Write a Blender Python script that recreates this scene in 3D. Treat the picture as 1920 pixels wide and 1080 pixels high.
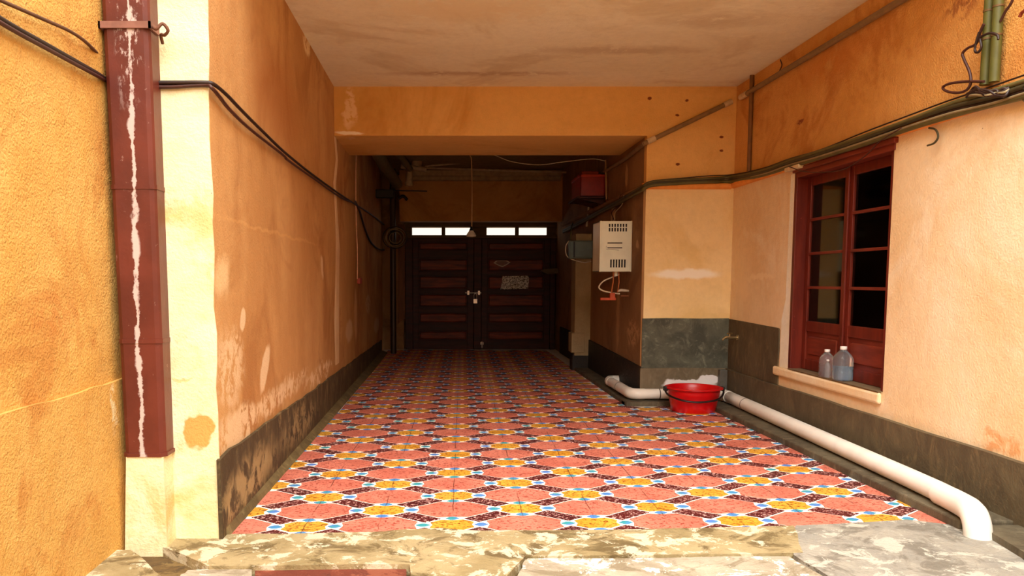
import bpy, bmesh, math, random
from mathutils import Vector, Matrix
R = random.Random(7)
for o in list(bpy.data.objects): bpy.data.objects.remove(o)
S = bpy.context.scene; COL = S.collection

# ------------------------------------------------------------ camera, sky, sun, exposure
F = 1500.0; TH = math.radians(5); CX = 832.0; HZ = 525.0; CH = 1.5; CY = HZ + F*math.tan(TH)
cd = bpy.data.cameras.new('camera'); cam = bpy.data.objects.new('camera', cd); COL.objects.link(cam)
cam.location = (0, 0, CH); cam.rotation_euler = (math.pi/2 - TH, 0, 0)
cd.sensor_width = 36; cd.lens = F/1920*36; cd.shift_x = (960-CX)/1920; cd.shift_y = (CY-540)/1920
cd.clip_start = 0.05; cd.clip_end = 200
S.camera = cam
W = bpy.data.worlds.new('sky'); S.world = W; W.use_nodes = True
bg = W.node_tree.nodes['Background']; bg.inputs[0].default_value = (1.0, 0.985, 0.95, 1); bg.inputs[1].default_value = 4.0
sd = bpy.data.lights.new('sun', 'SUN'); sd.energy = 4.6; sd.angle = math.radians(60); sd.color = (1.0, 0.97, 0.9)
sun = bpy.data.objects.new('sun', sd); COL.objects.link(sun)
sun.rotation_euler = (math.radians(40), 0, math.radians(-6))
S.view_settings.view_transform = 'Standard'; S.view_settings.look = 'None'; S.view_settings.gamma = 1
S.view_settings.exposure = 0.2; S.view_settings.use_curve_mapping = False

# ------------------------------------------------------------ survey helper: sight line onto a real plane
def ray(u, v):
    a = (u-CX)/F; b = (v-CY)/F
    return Vector((a, math.cos(TH)-b*math.sin(TH), -math.sin(TH)-b*math.cos(TH)))
def on(u, v, ax, val):
    d = ray(u, v); o = Vector((0, 0, CH)); return o + d*((val-o[ax])/d[ax])
def onx(u, v, x): return on(u, v, 0, x)
def ony(u, v, y): return on(u, v, 1, y)
def onz(u, v, z): return on(u, v, 2, z)

# ------------------------------------------------------------ node helpers
def lin(c):
    return tuple(((x/255)/12.92 if x/255 <= .04045 else ((x/255+.055)/1.055)**2.4) for x in c)+(1,)
class N:
    def __init__(s, name):
        s.m = bpy.data.materials.new(name); s.m.use_nodes = True; s.t = s.m.node_tree
        s.b = s.t.nodes['Principled BSDF']; s.out = s.t.nodes['Material Output']
        s.pos = s.t.nodes.new('ShaderNodeNewGeometry').outputs['Position']
    def link(s, a, b): s.t.links.new(a, b)
    def put(s, sock, v):
        if hasattr(v, 'is_output') or isinstance(v, bpy.types.NodeSocket): s.link(v, sock)
        else: sock.default_value = v
    def math(s, op, a, b=0.0, c=0.0, clamp=False):
        n = s.t.nodes.new('ShaderNodeMath'); n.operation = op; n.use_clamp = clamp
        s.put(n.inputs[0], a); s.put(n.inputs[1], b); s.put(n.inputs[2], c); return n.outputs[0]
    def vm(s, op, a, b=(0, 0, 0), scale=None):
        n = s.t.nodes.new('ShaderNodeVectorMath'); n.operation = op
        s.put(n.inputs[0], a)
        if scale is None: s.put(n.inputs[1], b)
        else: n.inputs['Scale'].default_value = scale
        return n.outputs['Value'] if op in ('LENGTH', 'DOT_PRODUCT') else n.outputs[0]
    def noise(s, scale, detail=4, rough=.55, vec=None, stretch=(1, 1, 1), col=False, dist=0.0):
        n = s.t.nodes.new('ShaderNodeTexNoise'); v = vec or s.pos
        if stretch != (1, 1, 1): v = s.vm('MULTIPLY', v, stretch)
        s.link(v, n.inputs['Vector']); n.inputs['Scale'].default_value = scale
        n.inputs['Detail'].default_value = detail; n.inputs['Roughness'].default_value = rough
        n.inputs['Distortion'].default_value = dist
        return n.outputs['Color'] if col else n.outputs[0]
    def voro(s, scale, feat='F1', stretch=(1, 1, 1)):
        n = s.t.nodes.new('ShaderNodeTexVoronoi'); n.feature = feat
        s.link(s.vm('MULTIPLY', s.pos, stretch), n.inputs['Vector']); n.inputs['Scale'].default_value = scale
        return n.outputs[0]
    def rng(s, x, a, b, c=0.0, d=1.0):
        n = s.t.nodes.new('ShaderNodeMapRange'); n.interpolation_type = 'SMOOTHSTEP'
        s.put(n.inputs['Value'], x)
        n.inputs['From Min'].default_value = a; n.inputs['From Max'].default_value = b
        n.inputs['To Min'].default_value = c; n.inputs['To Max'].default_value = d; return n.outputs[0]
    def mix(s, f, a, b):
        n = s.t.nodes.new('ShaderNodeMix'); n.data_type = 'RGBA'
        s.put(n.inputs['Factor'], f); s.put(n.inputs['A'] if False else n.inputs[6], a); s.put(n.inputs[7], b); return n.outputs[2]
    def xyz(s):
        n = s.t.nodes.new('ShaderNodeSeparateXYZ'); s.link(s.pos, n.inputs[0]); return n.outputs
    def blob(s, c, r, tilt=0.0, edge=.5, brk=0.0, bs=14.0, amp=.25):
        """soft ellipsoid mask with ragged edge; tilt shears z with y"""
        w = s.noise(5, 3, .6, col=True)
        p = s.vm('ADD', s.vm('SUBTRACT', s.pos, tuple(c)), s.vm('SCALE', s.vm('SUBTRACT', w, (.5, .5, .5)), scale=amp))
        if tilt:
            q = s.t.nodes.new('ShaderNodeSeparateXYZ'); s.link(p, q.inputs[0])
            k = s.t.nodes.new('ShaderNodeCombineXYZ'); s.link(q.outputs[0], k.inputs[0]); s.link(q.outputs[2], k.inputs[2])
            s.link(s.math('SUBTRACT', q.outputs[1], s.math('MULTIPLY', q.outputs[2], tilt)), k.inputs[1]); p = k.outputs[0]
        l = s.vm('LENGTH', s.vm('DIVIDE', p, tuple(r)))
        m = s.rng(l, 1.0, 1.0-edge)
        if brk: m = s.math('MULTIPLY', m, s.rng(s.noise(bs, 5, .65, dist=.6), brk-.05, brk+.07))
        return m
    def bump(s, h, strength=.3, dist=.02):
        n = s.t.nodes.new('ShaderNodeBump'); s.link(h, n.inputs['Height'])
        n.inputs['Strength'].default_value = strength; n.inputs['Distance'].default_value = dist
        s.link(n.outputs[0], s.b.inputs['Normal'])
    def done(s, col, rough=.8, **kw):
        s.put(s.b.inputs['Base Color'], col); s.put(s.b.inputs['Roughness'], rough)
        for k, v in kw.items(): s.put(s.b.inputs[k], v)
        return s.m
def plain(name, c, rough=.5, metal=0.0, var=.12, sc=12, **kw):
    n = N(name); a = lin(c); d = tuple(x*(1-var*2) for x in a[:3])+(1,)
    return n.done(n.mix(n.rng(n.noise(sc, 4), .35, .7), a, d), rough, Metallic=metal, **kw)
def plaster(name, c1, c2, c3=None, sc=1.3, bump=.35, rough=.88, grain=60, blobs=(), specks=True, stretch=(1, 1, 1)):
    n = N(name)
    col = n.mix(n.rng(n.noise(sc, 6, .62, stretch=stretch), .34, .66), lin(c1), lin(c2))
    if c3: col = n.mix(n.rng(n.noise(sc*.7, 5, .7, dist=.8, vec=n.vm('ADD', n.pos, (9, 4, 2))), .48, .66), col, lin(c3))
    col = n.mix(n.rng(n.noise(grain*.25, 4, .7), .3, .8, 0, .16), col, lin(tuple(x*.72 for x in c2)))
    if specks:
        col = n.mix(n.rng(n.voro(5.5), .028, .012, 0, .75), col, lin((90, 45, 20)))
    for b in blobs:
        n2 = dict(b); cc = n2.pop('col'); st = n2.pop('s', 1.0)
        col = n.mix(n.math('MULTIPLY', n.blob(**n2), st), col, lin(cc))
    h = n.math('ADD', n.noise(grain, 3, .6), n.math('MULTIPLY', n.noise(4, 4), 2.2))
    n.bump(h, bump, .02)
    return n.done(col, rough)

# ------------------------------------------------------------ mesh helpers
class MB:
    def __init__(s): s.v = []; s.f = []; s.sm = []
    def add(s, v, f, smooth=False):
        k = len(s.v); s.v += [tuple(x) for x in v]; s.f += [tuple(i+k for i in q) for q in f]; s.sm += [smooth]*len(f); return s
    def box(s, x0, x1, y0, y1, z0, z1):
        v = [(x, y, z) for z in (z0, z1) for y in (y0, y1) for x in (x0, x1)]
        return s.add(v, [(0, 2, 3, 1), (4, 5, 7, 6), (0, 1, 5, 4), (2, 6, 7, 3), (0, 4, 6, 2), (1, 3, 7, 5)])
    def bbox(s, x0, x1, y0, y1, z0, z1, b=.006, seg=2):
        bm = bmesh.new(); bmesh.ops.create_cube(bm, size=1)
        for v in bm.verts: v.co = Vector(((x0+x1)/2+v.co.x*(x1-x0), (y0+y1)/2+v.co.y*(y1-y0), (z0+z1)/2+v.co.z*(z1-z0)))
        bmesh.ops.bevel(bm, geom=bm.edges[:], offset=b, segments=seg, affect='EDGES', profile=.5)
        bm.verts.ensure_lookup_table(); bm.verts.index_update()
        s.add([v.co[:] for v in bm.verts], [tuple(v.index for v in f.verts) for f in bm.faces]); bm.free(); return s
    def prism(s, poly, lo, hi, ax=2):
        """poly: 2D points on the two axes other than ax, extruded lo..hi along ax"""
        n = len(poly)
        def P(p, h): q = list(p); q.insert(ax, h); return q
        v = [P(p, lo) for p in poly]+[P(p, hi) for p in poly]
        f = [tuple(range(n))[::-1], tuple(range(n, 2*n))]+[(i, (i+1) % n, n+(i+1) % n, n+i) for i in range(n)]
        return s.add(v, f)
    def tube(s, pts, r, seg=8, caps=True, closed=False):
        pts = [Vector(p) for p in pts]; n = len(pts); rr = r if isinstance(r, (list, tuple)) else [r]*n
        ring = []; up = None
        for i, p in enumerate(pts):
            a = pts[(i-1) % n] if (closed or i) else p; b = pts[(i+1) % n] if (closed or i < n-1) else p
            t = (b-a).normalized()
            if up is None:
                up = Vector((0, 0, 1)) if abs(t.z) < .9 else Vector((1, 0, 0))
            x = (up - t*up.dot(t))
            x = x.normalized() if x.length > 1e-5 else t.orthogonal().normalized()
            up = x; y = t.cross(x)
            ring.append([p+(x*math.cos(2*math.pi*k/seg)+y*math.sin(2*math.pi*k/seg))*rr[i] for k in range(seg)])
        v = [q for g in ring for q in g]; f = []
        for i in range(n if closed else n-1):
            j = (i+1) % n
            for k in range(seg): f.append((i*seg+k, i*seg+(k+1) % seg, j*seg+(k+1) % seg, j*seg+k))
        s.add(v, f, True)
        if caps and not closed:
            s.add(ring[0], [tuple(range(seg))[::-1]]); s.add(ring[-1], [tuple(range(seg))])
        return s
    def lathe(s, prof, c, seg=32, sx=1, sy=1, sq=0.0):
        v = []; f = []; m = len(prof)
        for r, z in prof:
            for k in range(seg):
                a = 2*math.pi*k/seg; q = 1.0
                if sq: q = 1/(abs(math.cos(a))**(2+sq)+abs(math.sin(a))**(2+sq))**(1/(2+sq))
                v.append((c[0]+r*q*math.cos(a)*sx, c[1]+r*q*math.sin(a)*sy, c[2]+z))
        for i in range(m-1):
            for k in range(seg): f.append((i*seg+k, i*seg+(k+1) % seg, (i+1)*seg+(k+1) % seg, (i+1)*seg+k))
        return s.add(v, f, True)
    def build(s, name, mat, parent=None, org=None):
        me = bpy.data.meshes.new(name)
        o3 = Vector(org) if org is not None else Vector((0, 0, 0))
        if parent is not None: o3 = POS.get(parent.name, Vector((0, 0, 0)))
        me.from_pydata([tuple(Vector(p)-o3) for p in s.v], [], s.f); me.update()
        for p, q in zip(me.polygons, s.sm): p.use_smooth = q
        bm = bmesh.new(); bm.from_mesh(me); bmesh.ops.recalc_face_normals(bm, faces=bm.faces[:]); bm.to_mesh(me); bm.free()
        me.materials.append(mat)
        o = bpy.data.objects.new(name, me); COL.objects.link(o)
        if parent is not None: o.parent = parent; POS[o.name] = o3
        else: o.location = o3; POS[o.name] = o3
        return o
POS = {}
def thing(name, label, cat, loc, group=None):
    o = bpy.data.objects.new(name, None); COL.objects.link(o); o.location = loc; o.empty_display_size = .05
    POS[o.name] = Vector(loc); o['label'] = label; o['category'] = cat
    if group: o['group'] = group
    return o
def tag(o, label, cat, group=None):
    o['label'] = label; o['category'] = cat
    if group: o['group'] = group
    return o
def struct(o, label=None, cat=None):
    o['kind'] = 'structure'
    if label: o['label'] = label
    if cat: o['category'] = cat
    return o
def spline(pts, k=6):
    pts = [Vector(p) for p in pts]; P = [pts[0]*2-pts[1]]+pts+[pts[-1]*2-pts[-2]]; out = []
    for i in range(1, len(P)-2):
        for j in range(k):
            t = j/k; a, b, c, d = P[i-1:i+3]
            out.append(.5*((2*b)+(c-a)*t+(2*a-5*b+4*c-d)*t*t+(3*b-a-3*c+d)*t**3))
    return out+[pts[-1]]
def jag(p, q, n, amp, rnd=R):
    """ragged 2D line p..q without its end point"""
    p = Vector(p); q = Vector(q); d = (q-p); nrm = Vector((-d.y, d.x)).normalized(); out = [p[:]]
    for i in range(1, n): out.append((p+d*(i/n)+nrm*rnd.uniform(-amp, amp))[:])
    return out

# ------------------------------------------------------------ main dimensions
XL, XR, XP, XO = -1.30, 3.47, 2.42, -1.83        # left wall, right wall, pillar side, outer left wall
YF, YB, YK, YD = 4.54, 9.70, 11.2, 17.3          # wall end, beam face, beam back, gate
ZC, ZB, ZK = 3.78, 3.21, 3.72                    # porch ceiling, beam soffit, passage ceiling
TOP = 6.0; BACK = -4.0

def pb(u, v, du, dv, x=XL, **k):
    c = onx(u, v, x); a = onx(u-du, v, x); b = onx(u+du, v, x); d = onx(u, v-dv, x); e = onx(u, v+dv, x)
    return dict(c=c, r=(.5, max(.02, abs(b.y-a.y)/2), abs(d.z-e.z)/2), **k)
def fb(u, v, du, dv, y=YB, **k):
    c = ony(u, v, y); a = ony(u-du, v, y); b = ony(u+du, v, y); d = ony(u, v-dv, y); e = ony(u, v+dv, y)
    return dict(c=c, r=(abs(b.x-a.x)/2, .5, abs(d.z-e.z)/2), **k)
WH = (236, 205, 160)
M_left = plaster('ochre_plaster_left', (216, 166, 104), (198, 144, 82), (180, 124, 64), sc=1.1, stretch=(1, 1, .5), bump=.3, blobs=[
    pb(520, 190, 70, 150, col=(176, 108, 46), edge=.9, s=.7), pb(575, 80, 8, 30, col=(240, 214, 160), brk=.46, edge=.4, amp=.1), pb(520, 438, 120, 5, col=(232, 180, 110), edge=.8, amp=.1, s=.35),  # last blob: faint sheen painted as a thin lighter band
    pb(415, 520, 22, 55, col=(240, 205, 150), s=.8, edge=.7),  # brighter light on the front edge, painted in as a paler patch
    pb(432, 690, 34, 100, col=WH, brk=.48, bs=9, edge=.6, s=.85),
    pb(450, 800, 50, 50, col=WH, brk=.44, bs=8, edge=.5, s=.9),
    pb(455, 600, 6, 26, col=WH, edge=.3, amp=.08, tilt=.35), pb(497, 690, 9, 48, col=WH, edge=.3, amp=.1, tilt=.7),
    pb(545, 715, 45, 14, col=WH, brk=.5, bs=10, edge=.6), pb(520, 745, 70, 30, col=WH, brk=.48, bs=8, edge=.6, s=.9),
    pb(600, 700, 36, 22, col=WH, brk=.5, bs=9, edge=.6), pb(604, 500, 3, 26, col=WH, edge=.4, amp=.15, tilt=-.3, s=.8),
    pb(655, 620, 8, 26, col=WH, edge=.4, amp=.2, s=.6), pb(667, 590, 3, 60, col=(240, 190, 140), edge=.4, amp=.2, s=.6),
    pb(706, 610, 6, 18, col=WH, edge=.4, amp=.2, s=.6), pb(690, 570, 6, 22, col=WH, edge=.4, brk=.48, s=.6)])
M_cream = plaster('cream_limewash', (246, 236, 200), (242, 226, 176), (228, 200, 136), sc=2.2, stretch=(.6, 1, 1.6), bump=.3, blobs=[
    fb(375, 806, 30, 34, y=YF, col=(222, 160, 84), edge=.2, amp=.2),
    fb(355, 700, 22, 6, y=YF, col=(238, 200, 130), edge=.5, s=.8), fb(320, 420, 40, 8, y=YF, col=(238, 205, 130), edge=.8, s=.6)])
M_outer = plaster('rough_ochre_render', (230, 182, 98), (222, 168, 80), (208, 146, 66), sc=2.0, bump=.8, grain=75, blobs=[
    pb(205, 770, 8, 60, x=XO, col=(240, 215, 160), brk=.5, edge=.5), pb(100, 600, 80, 60, x=XO, col=(206, 130, 56), edge=.9, s=.55, brk=.42, bs=5)])
M_beam = plaster('orange_plaster', (240, 190, 112), (232, 178, 96), (220, 160, 78), sc=1.0, stretch=(.5, 1, 2), bump=.22, blobs=[
    fb(655, 205, 14, 45, col=(250, 214, 160), brk=.42, edge=.4, s=.85), fb(655, 250, 32, 4, col=(255, 240, 210), edge=.4, amp=.06),
    fb(1269, 215, 5, 3, col=(130, 60, 25), edge=.4, amp=.05), fb(1287, 189, 4, 3, col=(130, 60, 25), edge=.4, amp=.05),
    fb(1271, 308, 5, 3, col=(130, 60, 25), edge=.4, amp=.05), fb(1353, 257, 5, 3, col=(130, 60, 25), edge=.4, amp=.05),
    fb(1352, 281, 4, 3, col=(130, 60, 25), edge=.4, amp=.05), fb(1219, 184, 5, 4, col=(130, 60, 25), edge=.4, amp=.05),
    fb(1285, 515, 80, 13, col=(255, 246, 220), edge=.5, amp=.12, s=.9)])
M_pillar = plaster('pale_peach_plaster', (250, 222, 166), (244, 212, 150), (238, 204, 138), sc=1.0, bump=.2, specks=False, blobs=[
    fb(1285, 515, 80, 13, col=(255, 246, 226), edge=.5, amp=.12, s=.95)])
M_right = plaster('ochre_plaster_upper_right', (230, 170, 92), (220, 158, 76), (202, 134, 58), sc=1.3, bump=.6, grain=70, blobs=[
    pb(1560, 110, 130, 60, x=XR, col=(206, 124, 44), edge=.9, s=.6, brk=.4, bs=4), pb(1800, 15, 40, 25, x=XR, col=(150, 80, 34), edge=.5, brk=.48, bs=8, s=.7),
    pb(1500, 228, 9, 6, x=XR, col=(140, 70, 28), edge=.4, brk=.42, amp=.05)])
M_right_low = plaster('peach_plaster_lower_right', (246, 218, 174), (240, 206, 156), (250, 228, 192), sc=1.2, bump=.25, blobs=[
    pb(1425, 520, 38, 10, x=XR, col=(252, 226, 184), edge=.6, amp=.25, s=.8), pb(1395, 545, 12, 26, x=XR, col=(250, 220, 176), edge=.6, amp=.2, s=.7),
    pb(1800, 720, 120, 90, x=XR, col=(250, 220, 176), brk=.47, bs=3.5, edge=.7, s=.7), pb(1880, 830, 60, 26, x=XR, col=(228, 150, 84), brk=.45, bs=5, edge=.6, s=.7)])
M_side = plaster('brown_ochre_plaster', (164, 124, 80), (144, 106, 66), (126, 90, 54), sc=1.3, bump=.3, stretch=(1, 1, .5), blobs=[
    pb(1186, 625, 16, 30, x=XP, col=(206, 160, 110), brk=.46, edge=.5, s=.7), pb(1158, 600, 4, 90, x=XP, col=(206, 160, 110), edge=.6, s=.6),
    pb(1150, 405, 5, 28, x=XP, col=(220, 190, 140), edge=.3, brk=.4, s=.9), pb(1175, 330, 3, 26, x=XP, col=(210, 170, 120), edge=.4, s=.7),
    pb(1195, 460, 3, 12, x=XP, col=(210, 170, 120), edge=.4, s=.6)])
M_ceil = plaster('stained_ceiling', (248, 240, 210), (242, 230, 194), (228, 212, 174), sc=1.0, stretch=(.45, 1, 1), bump=.2, specks=False, blobs=[
    dict(c=(1.7, 8.2, ZC), r=(1.3, .22, .5), col=(190, 160, 112), edge=.8, s=.5, brk=.42, bs=3), dict(c=(2.4, 7.3, ZC), r=(.7, .3, .5), col=(190, 160, 112), edge=.8, s=.45, brk=.42, bs=3),
    dict(c=(.4, 9.1, ZC), r=(1.5, .16, .5), col=(186, 150, 104), edge=.8, s=.6, brk=.4, bs=3), dict(c=(.2, 7.0, ZC), r=(1.2, .5, .5), col=(236, 214, 170), edge=.8, s=.6, brk=.45, bs=3)])
def cement(name, c1, c2, c3, **k):
    n = N(name)
    col = n.mix(n.rng(n.noise(2.3, 7, .7, stretch=k.get('st', (1, 1, .6)), dist=.7), .36, .62), lin(c1), lin(c2))
    col = n.mix(n.rng(n.noise(7, 6, .7, stretch=k.get('st', (1, 1, .4)), dist=1.2), .5, .72, 0, .8), col, lin(c3))
    for b in k.get('blobs', ()):
        n2 = dict(b); cc = n2.pop('col'); st = n2.pop('s', 1.0); col = n.mix(n.math('MULTIPLY', n.blob(**n2), st), col, lin(cc))
    n.bump(n.math('ADD', n.noise(40, 4, .7), n.math('MULTIPLY', n.noise(7, 5), 2)), .35, .02)
    return n.done(col, k.get('rough', .75))
M_dado_l = cement('dark_cement_left', (66, 52, 28), (84, 68, 40), (150, 130, 88), blobs=[pb(460, 900, 80, 60, col=(186, 160, 110), brk=.46, bs=5, edge=.6, s=.75), pb(560, 790, 40, 40, col=(170, 146, 100), brk=.5, bs=6, edge=.6, s=.7)])
M_dado_r = cement('olive_cement', (100, 86, 60), (82, 68, 46), (128, 106, 72))
M_dado_p = cement('grey_green_cement', (92, 94, 78), (66, 68, 56), (134, 134, 114), st=(1, 1, 1))
M_dado_p2 = cement('brown_cement_base', (118, 104, 80), (98, 86, 64), (140, 128, 104), blobs=[
    fb(1290, 722, 56, 12, col=(228, 224, 222), edge=.2, amp=.16), fb(1328, 712, 22, 10, col=(230, 226, 226), edge=.2, amp=.1)])
M_kerb = cement('kerb_cement', (100, 90, 68), (74, 64, 46), (124, 112, 88))
def gnd(name, c1, c2, c3, c4):
    n = N(name)
    col = n.mix(n.rng(n.noise(2.0, 7, .65), .38, .62), lin(c1), lin(c2))
    col = n.mix(n.rng(n.noise(3.1, 8, .72, vec=n.vm('ADD', n.pos, (3, 7, 0)), dist=.8), .49, .60, 0, .9), col, lin(c3))
    col = n.mix(n.rng(n.noise(5, 7, .75, vec=n.vm('ADD', n.pos, (13, 1, 0)), dist=.5), .53, .57), col, lin(c4))
    n.bump(n.math('ADD', n.noise(45, 5, .7), n.math('MULTIPLY', n.noise(6, 6), 3)), .5, .03)
    return n.done(col, .9)
M_slab = gnd('worn_cream_concrete', (176, 158, 116), (152, 134, 92), (102, 84, 48), (212, 202, 172))
M_slab_w = gnd('worn_white_concrete', (190, 178, 156), (158, 146, 124), (134, 120, 94), (252, 246, 230))
M_slab_g = gnd('grey_concrete', (168, 162, 148), (142, 138, 128), (118, 112, 100), (190, 186, 172))
M_dirt = gnd('brown_joint_dirt', (110, 86, 46), (92, 70, 36), (78, 60, 32), (128, 104, 60))
M_oxide = gnd('red_oxide_step', (124, 56, 34), (108, 46, 28), (92, 40, 26), (140, 76, 52))
M_grout = plain('white_grout', (250, 244, 232), .6, var=.05, sc=9)

# ------------------------------------------------------------ the setting
struct(MB().box(-4, XR+.4, BACK-3, 4.75, -.3, -.05).build('ground', M_dirt))
fl = MB().prism([(XL, 4.61), (3.2, 4.76), (3.2, 9.72), (2.5, 9.72), (2.5, YD+.2), (XL, YD+.2)], -.2, 0).build('floor', M_grout); struct(fl)
# courtyard paving: irregular slabs with real joints
gr = bpy.data.objects['ground']
def slab(pix, mat, z1=.0, z0=-.12, n=4, amp=.012, name='paving_slab'):
    q = [onz(u, v, z1).to_2d() for u, v in pix]; poly = []
    for i in range(len(q)): poly += jag(q[i], q[(i+1) % len(q)], n, amp)
    return MB().prism(poly, z0, z1).build(name, mat, gr)
slab([(205, 1012), (440, 1001), (560, 1000), (700, 997), (760, 992), (830, 990), (900, 995), (1000, 994), (1200, 992), (1300, 990), (1488, 985), (1506, 1036), (1200, 1041), (985, 1043), (930, 1100), (905, 1180), (775, 1180), (768, 1058), (600, 1059), (392, 1062), (345, 1040), (300, 1024)], M_slab, .006, n=3, amp=.006)
slab([(172, 1031), (245, 1031), (308, 1084), (300, 1300), (-180, 1300), (100, 1086)], M_slab, .012)
slab([(352, 1069), (472, 1066), (472, 1300), (330, 1300), (338, 1080)], M_slab_w, -.012)
slab([(478, 1067), (762, 1067), (764, 1300), (480, 1300)], M_oxide, -.02, n=2, amp=.003)
slab([(990, 1047), (1480, 1043), (1545, 1081), (1700, 1300), (860, 1300), (975, 1070)], M_slab_w, .004)
slab([(1492, 985), (1600, 980), (1700, 974), (1770, 982), (1842, 990), (1915, 1046), (2200, 1300), (1720, 1300), (1556, 1082), (1488, 1040)], M_slab_g, .005, n=3, amp=.005)
slab([(780, 1310), (2200, 1310), (2600, 2600), (780, 2600)], M_slab, -.01)
slab([(-200, 1310), (770, 1310), (770, 2600), (-1400, 2600)], M_slab_w, -.01)

wl = MB().box(XO, XL, YF, 16.55, -.2, TOP)
wl.box(XO, XL-.02, 16.55, YD+.3, -.2, ZK)
WL = struct(wl.build('wall_left', M_left))
struct(MB().prism(jag((-1.74, -.2), (XL+.004, -.2), 2, 0)+jag((XL+.004, -.2), (XL+.004, TOP), 40, .008)+[(XL+.004, TOP), (-1.74, TOP)], YF-.012, YF+.001, 1).build('wall_left_end', M_cream))
wo = MB().box(XO-.3, XO, BACK, YF+.3, -.2, TOP); wo.box(XO-.05, -1.742, YF-.012, YF+.001, -.2, TOP); struct(wo.build('wall_outer_left', M_outer))
struct(MB().box(-4, XR+.4, BACK-3.2, BACK-3, -.2, 4.6).box(XO-.3, XO, BACK-3, BACK, -.2, 4.6).box(XR, XR+.4, BACK-3, BACK, -.2, 4.6).build('wall_courtyard_unseen', M_outer))  # unseen walls behind the camera, added to keep low sky light out of the passage
# low render band proud of the outer wall, its upper edge ragged
e0 = onx(215, 712, XO); e1 = onx(0, 772, XO)
pl = jag((YF, e0.z), (BACK, e0.z), 60, .008)+[(BACK, e0.z), (BACK, -.2), (YF, -.2)]
struct(MB().prism(pl, XO-.01, XO+.022, 0).build('baseboard_outer_left', M_outer))
WY0, WY1, WZ0, WZ1 = 6.27, 8.00, .617, 2.565
T = .45
wr = MB().box(XR, XR+T, BACK, WY0, -.2, 2.60).box(XR, XR+T, WY1, YB+.2, -.2, 2.60).box(XR, XR+T, WY0, WY1, -.2, WZ0-.01).box(XR, XR+T, WY0, WY1, WZ1, 2.60)
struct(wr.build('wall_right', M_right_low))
struct(MB().box(XR, XR+T, BACK, YB+.2, 2.60, TOP).build('wall_right_upper', M_right))
# beam and pillar
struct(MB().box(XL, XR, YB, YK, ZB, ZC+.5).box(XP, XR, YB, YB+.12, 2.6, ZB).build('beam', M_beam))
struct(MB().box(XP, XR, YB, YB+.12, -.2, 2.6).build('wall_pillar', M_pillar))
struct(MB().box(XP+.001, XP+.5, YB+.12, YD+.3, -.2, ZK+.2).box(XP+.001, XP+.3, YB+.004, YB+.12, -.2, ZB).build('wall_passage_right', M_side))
struct(MB().box(XL-.1, XR+.2, 5.0, YB, ZC, ZC+.25).build('ceiling', M_ceil))
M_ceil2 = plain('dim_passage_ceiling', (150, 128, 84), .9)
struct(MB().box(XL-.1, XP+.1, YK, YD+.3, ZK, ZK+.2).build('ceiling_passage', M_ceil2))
M_dim = plaster('passage_back_plaster', (206, 152, 80), (192, 136, 66), (174, 120, 56), sc=1.0, bump=.2)
struct(MB().box(-.9, XP, 16.5, 16.8, 2.695, ZK).box(-.9, XP, 16.8, YD+.25, 2.78, ZK).build('wall_back_lintel', M_dim))
M_corn = plain('cream_cornice', (176, 150, 104), .7)
struct(MB().prism([(16.5, 3.50), (16.44, 3.52), (16.42, 3.58), (16.36, 3.60), (16.34, 3.70), (16.5, 3.70)], -.75, XP-.05, 0).build('trim_1', M_corn))
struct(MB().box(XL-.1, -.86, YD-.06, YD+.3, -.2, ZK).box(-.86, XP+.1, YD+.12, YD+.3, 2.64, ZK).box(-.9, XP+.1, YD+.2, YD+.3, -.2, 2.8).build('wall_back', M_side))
# moulding that carries the cables
M_mould = plain('orange_moulding', (240, 156, 70), .8, var=.08)
def mprof(o, z): return [(o, z-.005), (o-.03, z), (o-.05, z+.02), (o-.05, z+.05), (o-.03, z+.065), (o, z+.07)]
struct(MB().prism(mprof(XR, 2.595), BACK, YB, 1).build('trim_2', M_mould))
struct(MB().prism(mprof(YB, 2.585), XP-.05, XR-.04, 0).build('trim_3', M_mould))
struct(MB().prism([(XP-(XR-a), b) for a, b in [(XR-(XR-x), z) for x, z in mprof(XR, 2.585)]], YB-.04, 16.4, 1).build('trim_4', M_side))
# dados
def ztop(y): return .482+(y-4.57)*(-.0186)
pl = [(YF-.02, -.1)]+[(y, ztop(y)+R.uniform(-.012, .012)) for y in [4.5+.25*i for i in range(49)]]+[(16.55, -.1)]
struct(MB().prism(pl, XL, XL+.022, 0).build('baseboard_left', M_dado_l))
fil = MB()
pts = [(4.6, .02), (6.8, .05), (13.6, .12), (16.5, .12)]
v = []; 
for y, w in pts: v += [(XL+.02, y, .05), (XL+.025+w, y, .004), (XL+.025+w, y, -.05), (XL+.02, y, -.05)]
f = []
for i in range(3):
    for k in range(3): f.append((i*4+k, i*4+k+1, i*4+k+5, i*4+k+4))
f += [(0, 1, 2, 3), (12, 13, 14, 15)]
struct(fil.add(v, f).build('trim_5', cement('olive_fillet', (116, 98, 60), (90, 74, 42), (150, 130, 84))))
pl = [(BACK, -.1)]+[(y, .418+R.uniform(-.004, .004)) for y in [BACK+.3*i for i in range(1, 45)]]+[(YB, .43), (YB, -.1)]
dr = MB().prism(pl, XR-.045, XR, 0); struct(dr.build('baseboard_right', M_dado_r))
struct(MB().prism([(8.23, .42), (8.24, .6), (8.232, .8), (8.235, .985), (8.26, 1.005), (8.7, 1.012), (9.2, 1.022), (YB, 1.03), (YB, .42)], XR-.014, XR, 0).build('baseboard_right_upper', M_dado_r))
struct(MB().prism([(XP-.012, .43), (XP-.014, 1.035), (2.7, 1.04), (3.1, 1.035), (XR-.014, 1.038), (XR-.014, .43)], YB-.014, YB, 1).build('baseboard_pillar_upper', M_dado_p))
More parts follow.
